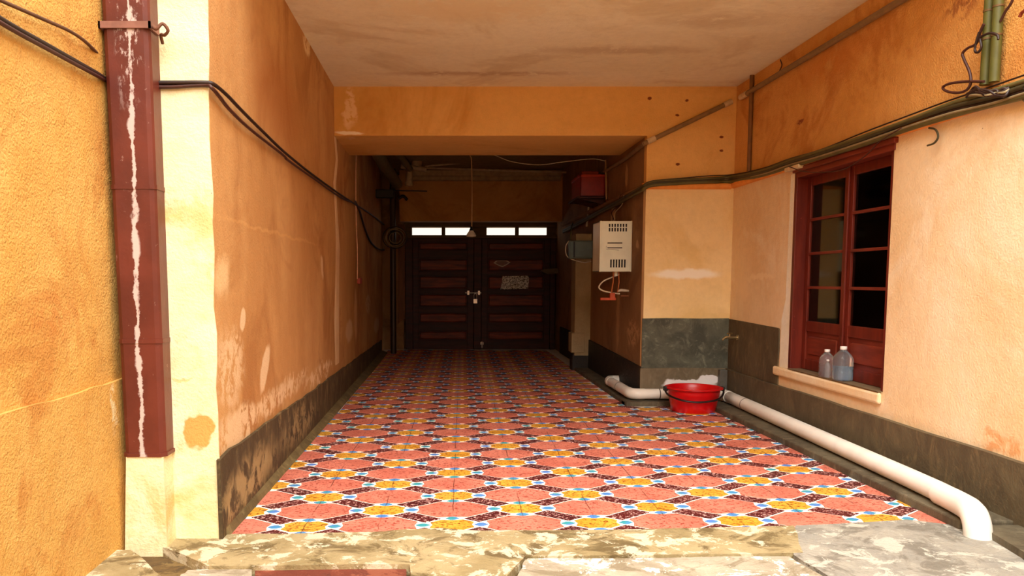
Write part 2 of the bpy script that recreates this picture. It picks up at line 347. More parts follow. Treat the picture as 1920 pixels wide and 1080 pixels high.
struct(MB().prism([(XP-.03, -.1), (XP-.03, .43), (2.9, .437), (XR-.045, .43), (XR-.045, -.1)], YB-.035, YB, 1).build('baseboard_pillar', M_dado_p2))
M_black = cement('black_cement', (36, 30, 24), (26, 22, 18), (70, 56, 40), rough=.6)
struct(MB().prism([(YB-.03, -.1), (YB-.03, .44), (11, .47), (13.4, .52), (16.5, .54), (16.5, -.1)], XP-.025, XP+.01, 0).build('baseboard_passage_right', M_black))
# kerb that carries the drain pipe
kb = MB().bbox(3.10, XR-.04, 4.70, YB-.03, -.1, .06, .012)
kb.bbox(2.17, 3.12, 9.42, YB-.02, -.1, .055, .012).bbox(2.17, XP-.02, 9.5, 13.3, -.1, .05, .012)
struct(kb.build('kerb', M_kerb))
struct(MB().prism([(3.19, 4.66), (XR-.04, 4.66), (XR-.04, BACK), (2.95, BACK), (3.03, 3.2), (3.11, 4.15)], -.1, .045).build('kerb_courtyard', M_kerb))

# ------------------------------------------------------------ patterned floor tiles (inlaid pieces, white joints between)
OX, OY = -.8464, 4.7641; EI = (.4491, .0197); EJ = (.0079, .332)
def tilemat(name, c1, c2, spk, lo, hi, sc, rough=.55):
    n = N(name)
    col = n.mix(n.rng(n.noise(3, 3), .35, .65), lin(c1), lin(c2))
    s = n.noise(sc, 4, .6, stretch=(1, 1.3, 1), dist=.7)
    col = n.mix(n.rng(s, lo, hi), col, lin(spk))
    q = n.xyz()
    i = n.math('DIVIDE', n.math('SUBTRACT', n.math('SUBTRACT', q[0], OX), n.math('MULTIPLY', n.math('SUBTRACT', q[1], OY), .0238)), .4485)
    i = n.math('ADD', i, n.math('MULTIPLY', n.math('SUBTRACT', n.noise(6, 2), .5), .05))
    fr = n.math('ABSOLUTE', n.math('SUBTRACT', n.math('FRACT', n.math('ADD', i, .5)), .5))
    m = n.math('MULTIPLY', n.rng(fr, .012, .004), n.rng(n.noise(2.2, 3, vec=n.vm('ADD', n.pos, (5, 5, 5))), .42, .56, 0, .75))
    col = n.mix(m, col, lin((70, 34, 20)))
    col = n.mix(n.rng(n.noise(1.7, 6, .7), .5, .8, 0, .22), col, lin((120, 84, 60)))
    n.bump(n.noise(30, 4), .12, .01)
    return n.done(col, rough, **{'Specular IOR Level': .3})
M_salmon = tilemat('salmon_terrazzo', (218, 130, 108), (202, 112, 92), (146, 56, 42), .53, .61, 40)
M_yellow = tilemat('yellow_terrazzo', (228, 168, 62), (214, 150, 46), (140, 76, 16), .51, .60, 40)
M_maroon = tilemat('maroon_terrazzo', (84, 20, 20), (70, 16, 18), (226, 176, 166), .56, .60, 46)
M_blue = tilemat('blue_tile', (70, 140, 190), (86, 124, 200), (60, 150, 160), .5, .6, 5)
def uv(u, v, i=0, j=0):
    return (OX+EI[0]*(i+u)+EJ[0]*(j+v), OY+EI[1]*(i+u)+EJ[1]*(j+v))
def octagon(r1, r2, p=0.02):
    a = r2-r1; return [(r1, a), (a, r1), (-a, r1), (-r1, a), (-r1, -a), (-a, -r1), (a, -r1), (r1, -a)]
_s = [(.52, .205), (.488, .03), (.488, -.03), (.52, -.205)]
SAL = []
for k in range(4):
    ca_, sa_ = [(1, 0), (0, 1), (-1, 0), (0, -1)][k]
    SAL += [(x*ca_-y*sa_, x*sa_+y*ca_) for x, y in _s[::-1]]
_y = [(.15, .30), (.30, .15), (.270, .02), (.270, -.02)]
YEL = []
for k in range(4):
    ca_, sa_ = [(1, 0), (0, -1), (-1, 0), (0, 1)][k]
    YEL += [(x*ca_-y*sa_, x*sa_+y*ca_) for x, y in _y]
YEL = sorted(YEL, key=lambda p: math.atan2(p[1], p[0]))
def rod(fl):
    c = [(-.125, -.325), (.325, .125), (.125, .325), (-.325, -.125)]
    c = [(-.125, -.335), (.335, .125), (.125, .335), (-.335, -.125)]
    return [(-x, y) for x, y in c][::-1] if fl else c
BLU = [(.095, 0), (.03, .085), (-.03, .085), (-.095, 0), (-.03, -.085), (.03, -.085)]
def clip(poly, a, b):
    """keep the part of poly left of a->b"""
    out = []; n = len(poly)
    sd_ = lambda p: (b[0]-a[0])*(p[1]-a[1])-(b[1]-a[1])*(p[0]-a[0])
    for i in range(n):
        p, q = poly[i], poly[(i+1) % n]; dp, dq = sd_(p), sd_(q)
        if dp >= 0: out.append(p)
        if dp*dq < 0: t = dp/(dp-dq); out.append((p[0]+(q[0]-p[0])*t, p[1]+(q[1]-p[1])*t))
    return out
LIM = [((XL+.03, 4.622), (3.1, 4.768)), ((3.098, 4.7), (3.098, 9.5)), ((3.2, 9.42), (-5, 9.42+0))]
XLE = XL+.05
shared = {}
def piece(kind, shp, cen, i, j, mat, stuff):
    ax, ay = uv(0, 0, i+cen[0], j+cen[1])
    P = [(ax+EI[0]*u+EJ[0]*v, ay+EI[1]*u+EJ[1]*v) for u, v in shp]
    n0 = len(P); area0 = abs(sum(P[k][0]*P[(k+1) % n0][1]-P[(k+1) % n0][0]*P[k][1] for k in range(n0)))/2
    Q = clip(P, (XL+.03, 4.622), (3.1, 4.768))
    le = XL+.03 if ay < 5.5 else (XL+.06 if ay < 9 else XL+.11)
    if Q: Q = clip(Q, (le, 20), (le, 0))
    rx = 3.098 if ay < 9.42 else 2.19
    if Q: Q = clip(Q, (rx, 0), (rx, 20))
    if Q and ax > 2.19: Q = clip(Q, (5, 9.42), (-5, 9.42)) if False else clip(Q, (-5, 9.42), (5, 9.42)) if ay > 50 else Q
    if ax > 2.19 and ay > 9.42: return
    if Q: Q = clip(Q, (5, YD-.02), (-5, YD-.02)) if False else Q
    if ay > YD-.2 or len(Q) < 3: return
    area = abs(sum(Q[k][0]*Q[(k+1) % len(Q)][1]-Q[(k+1) % len(Q)][0]*Q[k][1] for k in range(len(Q))))/2
    if area < .04*area0: return
    if stuff is not None:
        stuff.prism(Q, 0.0, .004); return
    whole = abs(area-area0) < 1e-6
    if whole and kind+str(shp[0]) in shared:
        o = bpy.data.objects.new(kind, shared[kind+str(shp[0])]); COL.objects.link(o); o.parent = fl; o.location = (ax, ay, 0); return
    k = POS[fl.name]; m = MB().prism([(x-ax, y-ay) for x, y in Q], -.004, .004)
    me = bpy.data.meshes.new(kind); me.from_pydata(m.v, [], m.f); me.materials.append(mat)
    bm = bmesh.new(); bm.from_mesh(me); bmesh.ops.recalc_face_normals(bm, faces=bm.faces[:]); bm.to_mesh(me); bm.free()
    o = bpy.data.objects.new(kind, me); COL.objects.link(o); o.parent = fl; o.location = (ax, ay, 0)
    if whole: shared[kind+str(shp[0])] = me
far = {k: MB() for k in ('salmon', 'yellow', 'maroon', 'blue')}
for j in range(-2, 40):
    for i in range(-3, 11):
        st = j > 24
        if (i+j) % 2 == 0:
            piece('yellow_tile', YEL, (0, 0), i, j, M_yellow, far['yellow'] if st else None)
            for c in ((.40, 0), (-.40, 0), (0, .40), (0, -.40)):
                piece('blue_tile', BLU, c, i, j, M_blue, far['blue'] if j > 10 else None)
        else: piece('salmon_tile', SAL, (0, 0), i, j, M_salmon, far['salmon'] if st else None)
        piece('maroon_tile', rod((i+j) % 2 != 0), (.5, .5), i, j, M_maroon, far['maroon'] if st else None)
for k, m in far.items():
    o = m.build('far_'+k+'_tiles', {'salmon': M_salmon, 'yellow': M_yellow, 'maroon': M_maroon, 'blue': M_blue}[k], fl); o['kind'] = 'stuff'

# ------------------------------------------------------------ window with two leaves
def wood(name, c1, c2, rough=.35, ax=(1, 1, .15), sc=14):
    n = N(name); g = n.noise(sc, 5, .6, stretch=ax)
    col = n.mix(n.rng(g, .35, .65), lin(c1), lin(c2))
    col = n.mix(n.rng(n.noise(30, 4, .7, vec=n.vm('ADD', n.pos, (2, 2, 2))), .66, .74, 0, .35), col, lin(tuple(min(255, x*1.6+20) for x in c1)))
    n.bump(g, .15, .01); return n.done(col, rough, **{'Specular IOR Level': .3})
M_wred = wood('red_brown_paint', (112, 40, 26), (92, 30, 20), .4)
M_wredh = wood('red_brown_paint_rails', (128, 52, 36), (104, 38, 26), .4, ax=(1, .15, 1))
n = N('window_glass'); n.t.nodes.remove(n.b)
gl = n.t.nodes.new('ShaderNodeBsdfGlossy'); gl.inputs['Roughness'].default_value = .06; gl.inputs['Color'].default_value = (.8, .8, .75, 1)
tr = n.t.nodes.new('ShaderNodeBsdfTransparent'); tr.inputs['Color'].default_value = (.55, .55, .45, 1)
mx = n.t.nodes.new('ShaderNodeMixShader'); fr = n.t.nodes.new('ShaderNodeFresnel'); fr.inputs[0].default_value = 1.5
n.link(fr.outputs[0], mx.inputs[0]); n.link(tr.outputs[0], mx.inputs[1]); n.link(gl.outputs[0], mx.inputs[2]); n.link(mx.outputs[0], n.out.inputs[0]); M_glass = n.m
win = bpy.data.objects.new('window_1', None); COL.objects.link(win); win.location = (XR, (WY0+WY1)/2, WZ0); POS['window_1'] = Vector(win.location)
struct(win)
D = .095
fx0 = XR+D
MB().bbox(XR-.012, fx0+.07, WY1-.055, WY1+.0, WZ0, WZ1, .006).bbox(XR+.005, fx0+.07, WY0, WY0+.045, WZ0, WZ1, .006).build('jamb', M_wred, win)
MB().bbox(XR-.01, fx0+.07, WY0-.02, WY1, WZ1-.07, WZ1+.005, .008).bbox(XR-.035, XR+.02, WY0-.05, WY1+.01, WZ1-.02, WZ1+.025, .008).build('lintel_board', M_wredh, win)
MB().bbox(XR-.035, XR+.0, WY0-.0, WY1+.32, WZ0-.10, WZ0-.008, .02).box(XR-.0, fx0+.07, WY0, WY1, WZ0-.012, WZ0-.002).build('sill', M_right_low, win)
MB().box(XR-.03, fx0+.05, WY0+.02, WY1-.04, WZ0-.002, WZ0+.004).build('sill_board', plain('weathered_grey_sill', (120, 96, 66), .8), win)
M_strip = plaster('white_reveal_strip', (254, 250, 236), (250, 242, 216), None, specks=False)
MB().prism([(WY1, WZ0-.01), (WY1+.21, WZ0-.02), (WY1+.20, 1.1), (WY1+.12, 1.3), (WY1+.10, 2.54), (WY1, WZ1)], XR-.006, XR+.001, 0).build('plaster_surround', M_strip, win)
ym = (WY0+.045+WY1-.055)/2
def leaf(y0, y1, nm='window_leaf'):
    st_ = .075
    m = MB().bbox(fx0, fx0+.045, y0, y0+st_, WZ0+.006, WZ1-.07, .005).bbox(fx0, fx0+.045, y1-st_, y1, WZ0+.006, WZ1-.07, .005)
    rails = [(WZ0+.006, WZ0+.11), (1.0, 1.10), (WZ1-.155, WZ1-.07)]
    z0, z1 = 1.10, WZ1-.155; h = (z1-z0)/4
    bars = [(z0+h*k-.013, z0+h*k+.013) for k in (1, 2, 3)]
    for a, b in rails: m.bbox(fx0+.002, fx0+.043, y0+st_-.002, y1-st_+.002, a, b, .005)
    lf = m.build(nm, M_wred, win)
    b_ = MB()
    for a, b in bars: MB().bbox(fx0-.004, fx0+.035, y0+st_-.002, y1-st_+.002, a, b, .004).build('glazing_bar', M_wredh, lf)
    for k in range(4):
        zz0 = z0+h*k+(.013 if k else 0); zz1 = z0+h*(k+1)-(.013 if k < 3 else 0)
        MB().box(fx0+.022, fx0+.026, y0+st_, y1-st_, zz0, zz1).build('glass_pane', M_glass, lf)
    p = MB().box(fx0+.02, fx0+.03, y0+st_, y1-st_, WZ0+.11, 1.0).bbox(fx0+.004, fx0+.025, y0+st_+.045, y1-st_-.045, WZ0+.155, .955, .012, 1)
    p.build('wood_panel', M_wredh, lf); return lf
leaf(WY0+.048, ym-.002); leaf(ym+.002, WY1-.058)
MB().bbox(fx0-.02, fx0, ym-.025, ym+.025, WZ0+.01, WZ1-.075, .006).build('meeting_strip', M_wred, win)
# dim room behind the panes
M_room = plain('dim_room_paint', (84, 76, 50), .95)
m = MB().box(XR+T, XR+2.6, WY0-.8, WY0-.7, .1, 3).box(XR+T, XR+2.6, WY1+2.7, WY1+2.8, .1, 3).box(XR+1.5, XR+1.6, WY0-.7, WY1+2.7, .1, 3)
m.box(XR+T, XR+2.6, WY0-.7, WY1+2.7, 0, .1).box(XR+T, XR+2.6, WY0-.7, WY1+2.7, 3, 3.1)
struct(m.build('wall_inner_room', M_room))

# ------------------------------------------------------------ double gate at the far end
M_gate = wood('dark_maroon_gate', (66, 18, 10), (46, 12, 7), .55, ax=(.15, 1, 1))
M_gate2 = wood('brown_gate_panels', (124, 44, 14), (80, 24, 8), .5, ax=(.15, 1, 1))
def gz(v): return ony(900, v, YD).z
def gx(u): return ony(u, 545, YD).x
dg = bpy.data.objects.new('door_1', None); COL.objects.link(dg); dg.location = (.8, YD, 0); POS['door_1'] = Vector(dg.location); struct(dg)
MB().bbox(gx(760), gx(774), YD-.03, YD+.1, 0, 2.42, .01).bbox(gx(1031), gx(1041), YD-.03, YD+.1, 0, 2.42, .01).build('jamb', M_gate, dg)
MB().bbox(gx(758), gx(1043), YD-.05, YD+.1, gz(447), gz(441), .01).bbox(gx(758), gx(1043), YD-.02, YD+.1, gz(426), gz(414), .01).build('transom_rail', wood('olive_frame', (104, 78, 40), (84, 62, 30), .6, ax=(.2, 1, 1)), dg)
rows = [(454, 470), (485, 509), (517, 543), (551, 576), (586, 606), (620, 638)]
for (u0, u1), inner in (((774, 888), 1), ((903, 1031), 0)):
    x0, x1 = gx(u0), gx(u1)
    lf = MB().box(x0, x1, YD+.03, YD+.06, .01, gz(447)).build('door_leaf', M_gate, dg)
    fr_ = MB().bbox(x0, x0+.13, YD-.005, YD+.035, .01, gz(447), .008).bbox(x1-.13, x1, YD-.005, YD+.035, .01, gz(447), .008)
    edges = [gz(447)]+[q for r in rows for q in (gz(r[0]), gz(r[1]))]+[.01]
    for k in range(0, len(edges), 2): fr_.bbox(x0+.125, x1-.125, YD-.003, YD+.033, edges[k+1], edges[k], .006)
    fr_.build('rails', M_gate, lf)
    for a, b in rows: MB().bbox(x0+.155, x1-.155, YD+.004, YD+.034, gz(b)+.025, gz(a)-.025, .018, 1).build('panel', M_gate2, lf)
MB().bbox(gx(888), gx(903), YD-.04, YD+.05, 0, gz(447), .012).build('meeting_post', M_gate, dg)
M_steel = plain('worn_steel', (200, 190, 180), .3, 1.0)
MB().tube([(gx(872), YD-.05, gz(549)), (gx(902), YD-.05, gz(549))], .012).bbox(gx(876), gx(880), YD-.06, YD-.02, gz(553), gz(545), .004).bbox(gx(896), gx(900), YD-.06, YD-.02, gz(553), gz(545), .004).build('bolt', M_steel, dg)
pd = MB().bbox(gx(887), gx(895), YD-.10, YD-.06, gz(569), gz(560), .008).tube(spline([(gx(888.5), YD-.08, gz(561)), (gx(888.5), YD-.08, gz(553)), (gx(891), YD-.08, gz(550)), (gx(893.5), YD-.08, gz(553)), (gx(893.5), YD-.08, gz(561))]), .007)
tag(pd.build('padlock', M_steel), 'small steel padlock hanging on the gate bolt', 'padlock')
MB().tube([(gx(904), YD-.05, gz(640)), (gx(904), YD-.05, gz(652))], .014).bbox(gx(901), gx(907), YD-.055, YD-.035, gz(646), gz(641), .004).build('floor_bolt', M_steel, dg)
# transom lights: daylit street behind frosted glass
n = N('daylit_frosted_glass'); M_lit = n.done((.8, .78, .7, 1), .4, **{'Emission Color': (1, .93, .80, 1), 'Emission Strength': 1.0})
tw = bpy.data.objects.new('window_2', None); COL.objects.link(tw); tw.location = (.75, YD, 2.46); POS['window_2'] = Vector(tw.location); struct(tw)
M_ol = wood('transom_frame_paint', (96, 72, 38), (80, 60, 30), .6, ax=(.2, 1, 1))
xs = [(773, 828), (835, 882), (912, 965), (972, 1024)]
for a, b in xs: MB().box(gx(a), gx(b), YD+.05, YD+.058, gz(441), gz(427)).build('glass_pane', M_lit, tw)
for a, b in ((760, 773), (828, 835), (882, 912), (965, 972), (1024, 1041)): MB().bbox(gx(a), gx(b), YD, YD+.09, gz(441), gz(426), .006).build('mullion', M_ol, tw)
# notice and plaque
n = N('faded_notice_print'); w1 = n.noise(22, 3, .7, stretch=(1, 1, 2.2), dist=1.5)
M_note = n.done(n.mix(n.rng(w1, .5, .53), lin((236, 228, 214)), lin((60, 40, 30))), .7)
a = ony(938, 543, YD); b = ony(992, 517, YD)
tag(MB().prism([(a.x, a.z), (b.x-.02, a.z+.02), (b.x, b.z-.06), (b.x-.03, b.z), (a.x+.05, b.z-.01), (a.x+.03, (a.z+b.z)/2)], YD-.012, YD-.008, 1).build('notice_sheet', M_note), 'creased white printed notice stuck on the right gate leaf', 'notice')
hp = [(925, 493), (930, 488.5), (940, 488), (951, 488.5), (957, 492), (950, 497), (942, 501), (934, 498)]
hq = [(ony(u, v, YD).x, ony(u, v, YD).z) for u, v in hp]; c_ = (sum(p[0] for p in hq)/8, sum(p[1] for p in hq)/8)
pq = thing('plaque', 'small heart-shaped plaque with pale rim on the right gate leaf', 'plaque', (c_[0], YD-.02, c_[1]))
MB().prism(hq, YD-.02, YD-.004, 1).build('rim', plain('pale_plaque_rim', (176, 140, 110), .5), pq)
MB().prism([(c_[0]+(p[0]-c_[0])*.78, c_[1]+(p[1]-c_[1])*.7) for p in hq], YD-.026, YD-.018, 1).build('face', plain('brown_plaque', (120, 66, 44), .5), pq)

# ------------------------------------------------------------ left downpipe
M_dp = None
n = N('maroon_paint_with_lime_drips')
col = n.mix(n.rng(n.noise(3, 5), .35, .65), lin((106, 44, 32)), lin((88, 34, 24)))
q = n.xyz(); t0 = ony(240, 0, 4.38); t1 = ony(268, 850, 4.38)
kx = (t1.x-t0.x)/(t1.z-t0.z)
dx = n.math('SUBTRACT', q[0], n.math('ADD', t0.x-kx*t0.z, n.math('MULTIPLY', q[2], kx)))
dx = n.math('ADD', dx, n.math('MULTIPLY', n.math('SUBTRACT', n.noise(3, 4, .6, stretch=(.1, .1, 1)), .5), .07))
wv = n.noise(4.5, 5, .7, stretch=(1, 1, 1.6)); wd = n.math('MULTIPLY', n.rng(wv, .38, .66, .004, .022), 1.0)
line = n.rng(n.math('DIVIDE', n.math('ABSOLUTE', dx), wd), 1.3, .6)
upz = n.rng(q[2], 2.3, 2.8); fz = n.math('MULTIPLY', n.rng(n.noise(12, 6, .75, stretch=(1, 1, .45)), .54, .62), n.math('MULTIPLY', upz, n.rng(n.math('ABSOLUTE', dx), .09, .04)))
line = n.math('MAXIMUM', n.math('MULTIPLY', line, n.rng(n.noise(9, 5, .7, stretch=(1, 1, .7)), .3, .44)), fz)
col = n.mix(n.math('MULTIPLY', line, .85), col, lin((214, 196, 190)))
col = n.mix(n.rng(n.noise(16, 6, .75), .64, .70, 0, .5), col, lin((190, 160, 150)))
n.bump(n.noise(9, 5), .3, .01); M_dp = n.done(col, .42)
dp = thing('downpipe', 'maroon painted square downpipe with white lime drips on the left wall', 'pipe', (t1.x, 4.3, t1.z))
yf = 4.38
def dpx(z): 
    k = (z-t1.z)/(t0.z-t1.z)
    a = ony(232, 850, yf).x*(1-k)+ony(187, 0, yf).x*k; b = ony(309, 850, yf).x*(1-k)+ony(277, 0, yf).x*k; return a, b
def dseg(z0, z1, grow=0.0):
    m = MB(); ring = []
    for z in (z0, z1):
        a, b = dpx(z); a -= grow; b += grow; y0 = yf-grow; y1 = YF-.014; c = .03
        ring.append([(a+c, y0, z), (b-c, y0, z), (b-c*.3, y0+c*.5, z), (b, y0+c, z), (b, y1, z), (a, y1, z), (a, y0+c, z), (a+c*.3, y0+c*.5, z)])
    v = ring[0]+ring[1]; f = [(k, (k+1) % 8, 8+(k+1) % 8, 8+k) for k in range(8)]+[tuple(range(8)), tuple(range(8, 16))]
    return m.add(v, f)
zj = [t1.z, ony(260, 640, yf).z, ony(250, 350, yf).z, TOP]
for a, b in zip(zj, zj[1:]): dseg(a, b-.0005).build('pipe_section', M_dp, dp)
for z in zj[1:3]: dseg(z-.012, z+.012, .004).build('joint_collar', M_dp, dp)
dseg(t1.z-.02, t1.z+.0, .008).build('foot_rim', M_dp, dp)
MB().prism([(ony(228, 868, yf).x, -.05), (ony(309, 868, yf).x, -.05), (ony(306, 852, yf).x, t1.z-.02), (ony(236, 852, yf).x, t1.z-.02)], yf-.0, YF-.012, 1).build('plinth', M_cream, dp)
# strap
zs = ony(240, 47, yf).z; a, b = dpx(zs)
st = MB().box(a-.012, b+.012, yf-.012, yf-.001, zs-.018, zs+.018).box(a-.012, a-.001, yf-.012, YF-.03, zs-.018, zs+.018).box(b+.001, b+.012, yf-.012, YF-.03, zs-.018, zs+.018)
st.build('strap', plain('rusty_strap', (150, 104, 88), .7, .3), dp)
e = Vector((b+.01, yf+.02, zs))
MB().tube(spline([e, e+Vector((.03, -.02, -.02)), e+Vector((.06, -.01, .01)), e+Vector((.085, .0, -.02)), e+Vector((.06, .02, -.04)), e+Vector((.03, .05, -.03)), e+Vector((.02, .1, -.06))]), .009, 6).build('wire_knot', plain('rusty_wire', (120, 80, 60), .7, .4), dp)

# ------------------------------------------------------------ cables
M_cab = plain('black_brown_cable', (44, 24, 18), .5); M_cab2 = plain('dark_red_cable', (70, 34, 26), .5)
M_olive = plain('olive_cable', (96, 88, 44), .6); M_olive2 = plain('dark_olive_cable', (66, 58, 30), .6); M_greyc = plain('grey_beige_cable', (150, 132, 96), .6)
def cable(name, pts, r, mat, label, cat='cable', group=None, k=6, seg=6):
    return tag(MB().tube(spline(pts, k), r, seg).build(name, mat), label, cat, group)
xo = XO+.03
P1 = [onx(-120, -48, xo), onx(0, 34, xo), onx(95, 88, xo), onx(180, 136, xo), ony(200, 148, YF-.07)]
P1b = [onx(-120, -40, xo), onx(0, 42, xo), onx(95, 95, xo), onx(180, 141, xo), ony(202, 152, YF-.07)]
w1_ = XL+.03
def lw(u, v, d=0): return onx(u, v, w1_+d)
Q1 = [ony(270, 155, YF-.03), ony(330, 155, YF-.03), ony(384, 155, YF-.03), lw(402, 159), lw(425, 178), lw(450, 204), lw(490, 244), lw(540, 291), lw(600, 338), lw(655, 376), lw(700, 405), lw(728, 428)]
Q2 = [ony(270, 162, YF-.03), ony(320, 163, YF-.03), ony(384, 160, YF-.03), lw(398, 166), lw(412, 182), lw(432, 207), lw(470, 243), lw(530, 290), lw(542, 302), lw(590, 336), lw(640, 371), lw(668, 382)]
cable('wall_cable', P1+[ony(240, 153, YF-.05)]+Q1, .012, M_cab, 'upper black cable swagging from behind the downpipe along the left wall')
cable('wall_cable', P1b+[ony(240, 158, YF-.05)]+Q2, .011, M_cab2, 'lower dark red cable twisting along the left wall beneath the black one')
cable('hanging_cable', [lw(666, 378), lw(675, 398), lw(684, 428), lw(696, 455), lw(712, 468), lw(728, 468)], .016, M_cab, 'short dark cable drooping off the left wall into the passage')
cable('vine_wire', [onx(-60, -30, xo), onx(0, 0, xo), onx(45, 20, xo), onx(95, 42, xo), onx(130, 58, xo), onx(160, 78, xo), ony(190, 108, YF-.08)], [.009]*37, plain('brown_twig_wire', (96, 62, 36), .8), 'thin brown twisted wire at the top left above the paired cables', 'wire')
M_pk = plain('pinkish_wire', (246, 196, 160), .6)
w = onx(668, 292, XL+.01)
wt = thing('drop_wire', 'thin pale wire dropping down the left wall to a small red fitting', 'wire', onx(671, 530, XL+.015))
MB().tube(spline([onx(668, 285, XL+.012), onx(667, 340, XL+.012), onx(668, 420, XL+.012), onx(670, 470, XL+.012), onx(670, 523, XL+.012)]), .009, 6).build('wire_run', M_pk, wt)
z_ = onx(671, 526, XL).z; y_ = onx(671, 526, XL).y
MB().bbox(XL, XL+.05, y_-.12, y_+.12, z_-.05, z_+.04, .01).build('end_box', plain('red_fitting', (190, 70, 40), .5), wt)
# plaster seam on left wall at beam line
pts = [onx(u, v, XL+.004) for u, v in ((629, 258), (632, 300), (628, 345), (631, 400), (634, 460), (633, 520), (632, 600), (633, 682))]
ms = MB(); v = []; f = []
for i, p in enumerate(pts):
    wd_ = (.10, .10, .12, .12, .2, .2, .24, .2)[i]
    v += [(XL-.002, p.y-wd_, p.z), (XL+.008, p.y-wd_*.5, p.z), (XL+.008, p.y+wd_*.5, p.z), (XL-.002, p.y+wd_, p.z)]
for i in range(len(pts)-1):
    for k in range(3): f.append((i*4+k, i*4+k+1, i*4+k+5, i*4+k+4))
ms.add(v, f).build('plaster_seam', plaster('pale_seam_plaster', (250, 222, 178), (236, 200, 150), None, specks=False), WL)

# cable bundle on the moulding, right side
xb = XR-.05
M_set = [M_olive, M_olive2, M_cab, M_greyc, M_olive, M_olive2, M_cab]
names = ['olive cable highest in the bundle on the right wall moulding', 'dark olive cable second down in the bundle on the moulding', 'black cable sagging in the middle of the moulding bundle',
         'grey beige cable in the moulding bundle over the window', 'thick olive cable lying lowest on the moulding', 'slim dark olive cable behind the bundle over the window', 'thin black cable looping above the bundle at the pillar corner']
offs = [(0, -8), (0, -3), (.0, 2), (-.01, 4), (0, 7), (.015, 0), (.0, -14)]
rad = [.016, .018, .010, .010, .020, .012, .006]
for i in range(7):
    ox, oy = offs[i]; q = lambda s: R.uniform(-2, 2)
    x_ = xb-.02+ox+.004*i
    sc = lambda k: oy*k
    pts = [Vector((x_, BACK, 2.70+.01*i)), Vector((x_, 0, 2.70+.01*i)), onx(2050, 128+sc(2), x_), onx(1925, 166+sc(1.9), x_), onx(1860, 186+sc(1.6)+q(0), x_), onx(1780, 208+sc(1.5)+q(0), x_), onx(1700, 235+sc(1.2)+q(0), x_), onx(1620, 262+sc(1)+q(0), x_), onx(1540, 290+sc(.8)+q(0), x_), onx(1480, 308+sc(.7)+q(0), x_), onx(1430, 324+sc(.6), x_),
           ony(1372, 336+sc(.6), YB-.07), ony(1330, 338+sc(.6)+q(0), YB-.07), ony(1270, 341+sc(.5)+q(0), YB-.07), ony(1222, 345+sc(.4), YB-.07), onx(1200, 356+sc(.4), XP-.06), onx(1160, 379+sc(.35), XP-.06), onx(1120, 400+sc(.3), XP-.06), onx(1085, 419+sc(.3), XP-.06), onx(1056, 434+sc(.25), XP-.06)]
    cable('bundle_cable', pts, rad[i], M_set[i], names[i], group='cables bundled along the right wall moulding')
cable('window_wire', [onx(1478, 312, xb-.04), onx(1510, 322, xb-.05), onx(1560, 322, xb-.05), onx(1590, 314, xb-.05), onx(1625, 290, xb-.05), onx(1650, 265, xb-.05), onx(1690, 240, xb-.05)], .005, M_cab2, 'thin wire drooping across the top of the red window', 'wire')
cable('wire_hook', [onx(1742, 240, XR-.02), onx(1754, 243, XR-.04), onx(1759, 256, XR-.05), onx(1752, 268, XR-.05), onx(1739, 273, XR-.05)], .007, M_olive2, 'small curled wire end below the bundle beside the window', 'wire')
# joint wrap
cl = thing('cable_clip', 'white cable clip above the left top corner of the red window', 'clip', onx(1487, 316, XR-.05))
c = onx(1487, 316, XR-.06); MB().bbox(XR-.08, XR-.0, c.y-.16, c.y+.16, c.z-.015, c.z+.025, .008).build('plate', plain('cream_plastic', (230, 206, 160), .5), cl)
# tangle by the green conduits
yg = onx(1858, 150, XR-.05).y
tg = thing('cable_tangle', 'tangled splice of black and grey cable ends below the green conduits', 'cable', onx(1845, 175, XR-.07))
rr = random.Random(3)
for k in range(6):
    c = [onx(1815+rr.uniform(-5, 5), 178+rr.uniform(-6, 4), XR-.1), onx(1830, 166+rr.uniform(-6, 14), XR-.12), onx(1850+rr.uniform(-4, 4), 164+rr.uniform(-3, 16), XR-.13), onx(1868, 176+rr.uniform(-8, 8), XR-.11), onx(1880+rr.uniform(-3, 5), 166+rr.uniform(0, 16), XR-.1), onx(1892, 160+rr.uniform(0, 8), XR-.08)]
    MB().tube(spline(c), .009, 6).build('cable_end', [M_cab, M_cab, M_cab, M_greyc][k % 4], tg)
MB().tube(spline([onx(u, v, XR-.09) for u, v in ((1845, 153), (1810, 153), (1780, 157), (1768, 164), (1775, 171), (1795, 174), (1812, 169), (1820, 155), (1818, 135), (1808, 112), (1805, 100), (1815, 90), (1830, 82), (1838, 60), (1845, 45))]), .009, 6).build('cable_loop', M_cab2, tg)
cable('cable_end_coil', [onx(u, v, XR-.11) for u, v in ((1836, 60), (1830, 80), (1828, 95), (1834, 98), (1840, 88), (1838, 72), (1845, 66), (1858, 62), (1870, 66), (1872, 74))], .008, M_cab, 'small coil of black wire tied on the green conduits')
cable('loose_wire', [onx(u, v, XR-.05) for u, v in ((1876, 40), (1885, 22), (1896, 6), (1902, -12))], .008, M_cab2, 'short dark wire curving off the green conduits top right', 'wire')
cable('loose_wire', [onx(u, v, XR-.03) for u, v in ((1912, 32), (1916, 24), (1926, 16), (1940, 10))], .010, plain('rust_wire', (130, 50, 20), .6), 'rust red wire stub at the right edge beside the conduits', 'wire')
M_green = plain('olive_green_conduit', (88, 86, 30), .55, var=.1)
ca = onx(1850, 75, XR-.05); cb = onx(1867, 75, XR-.05)
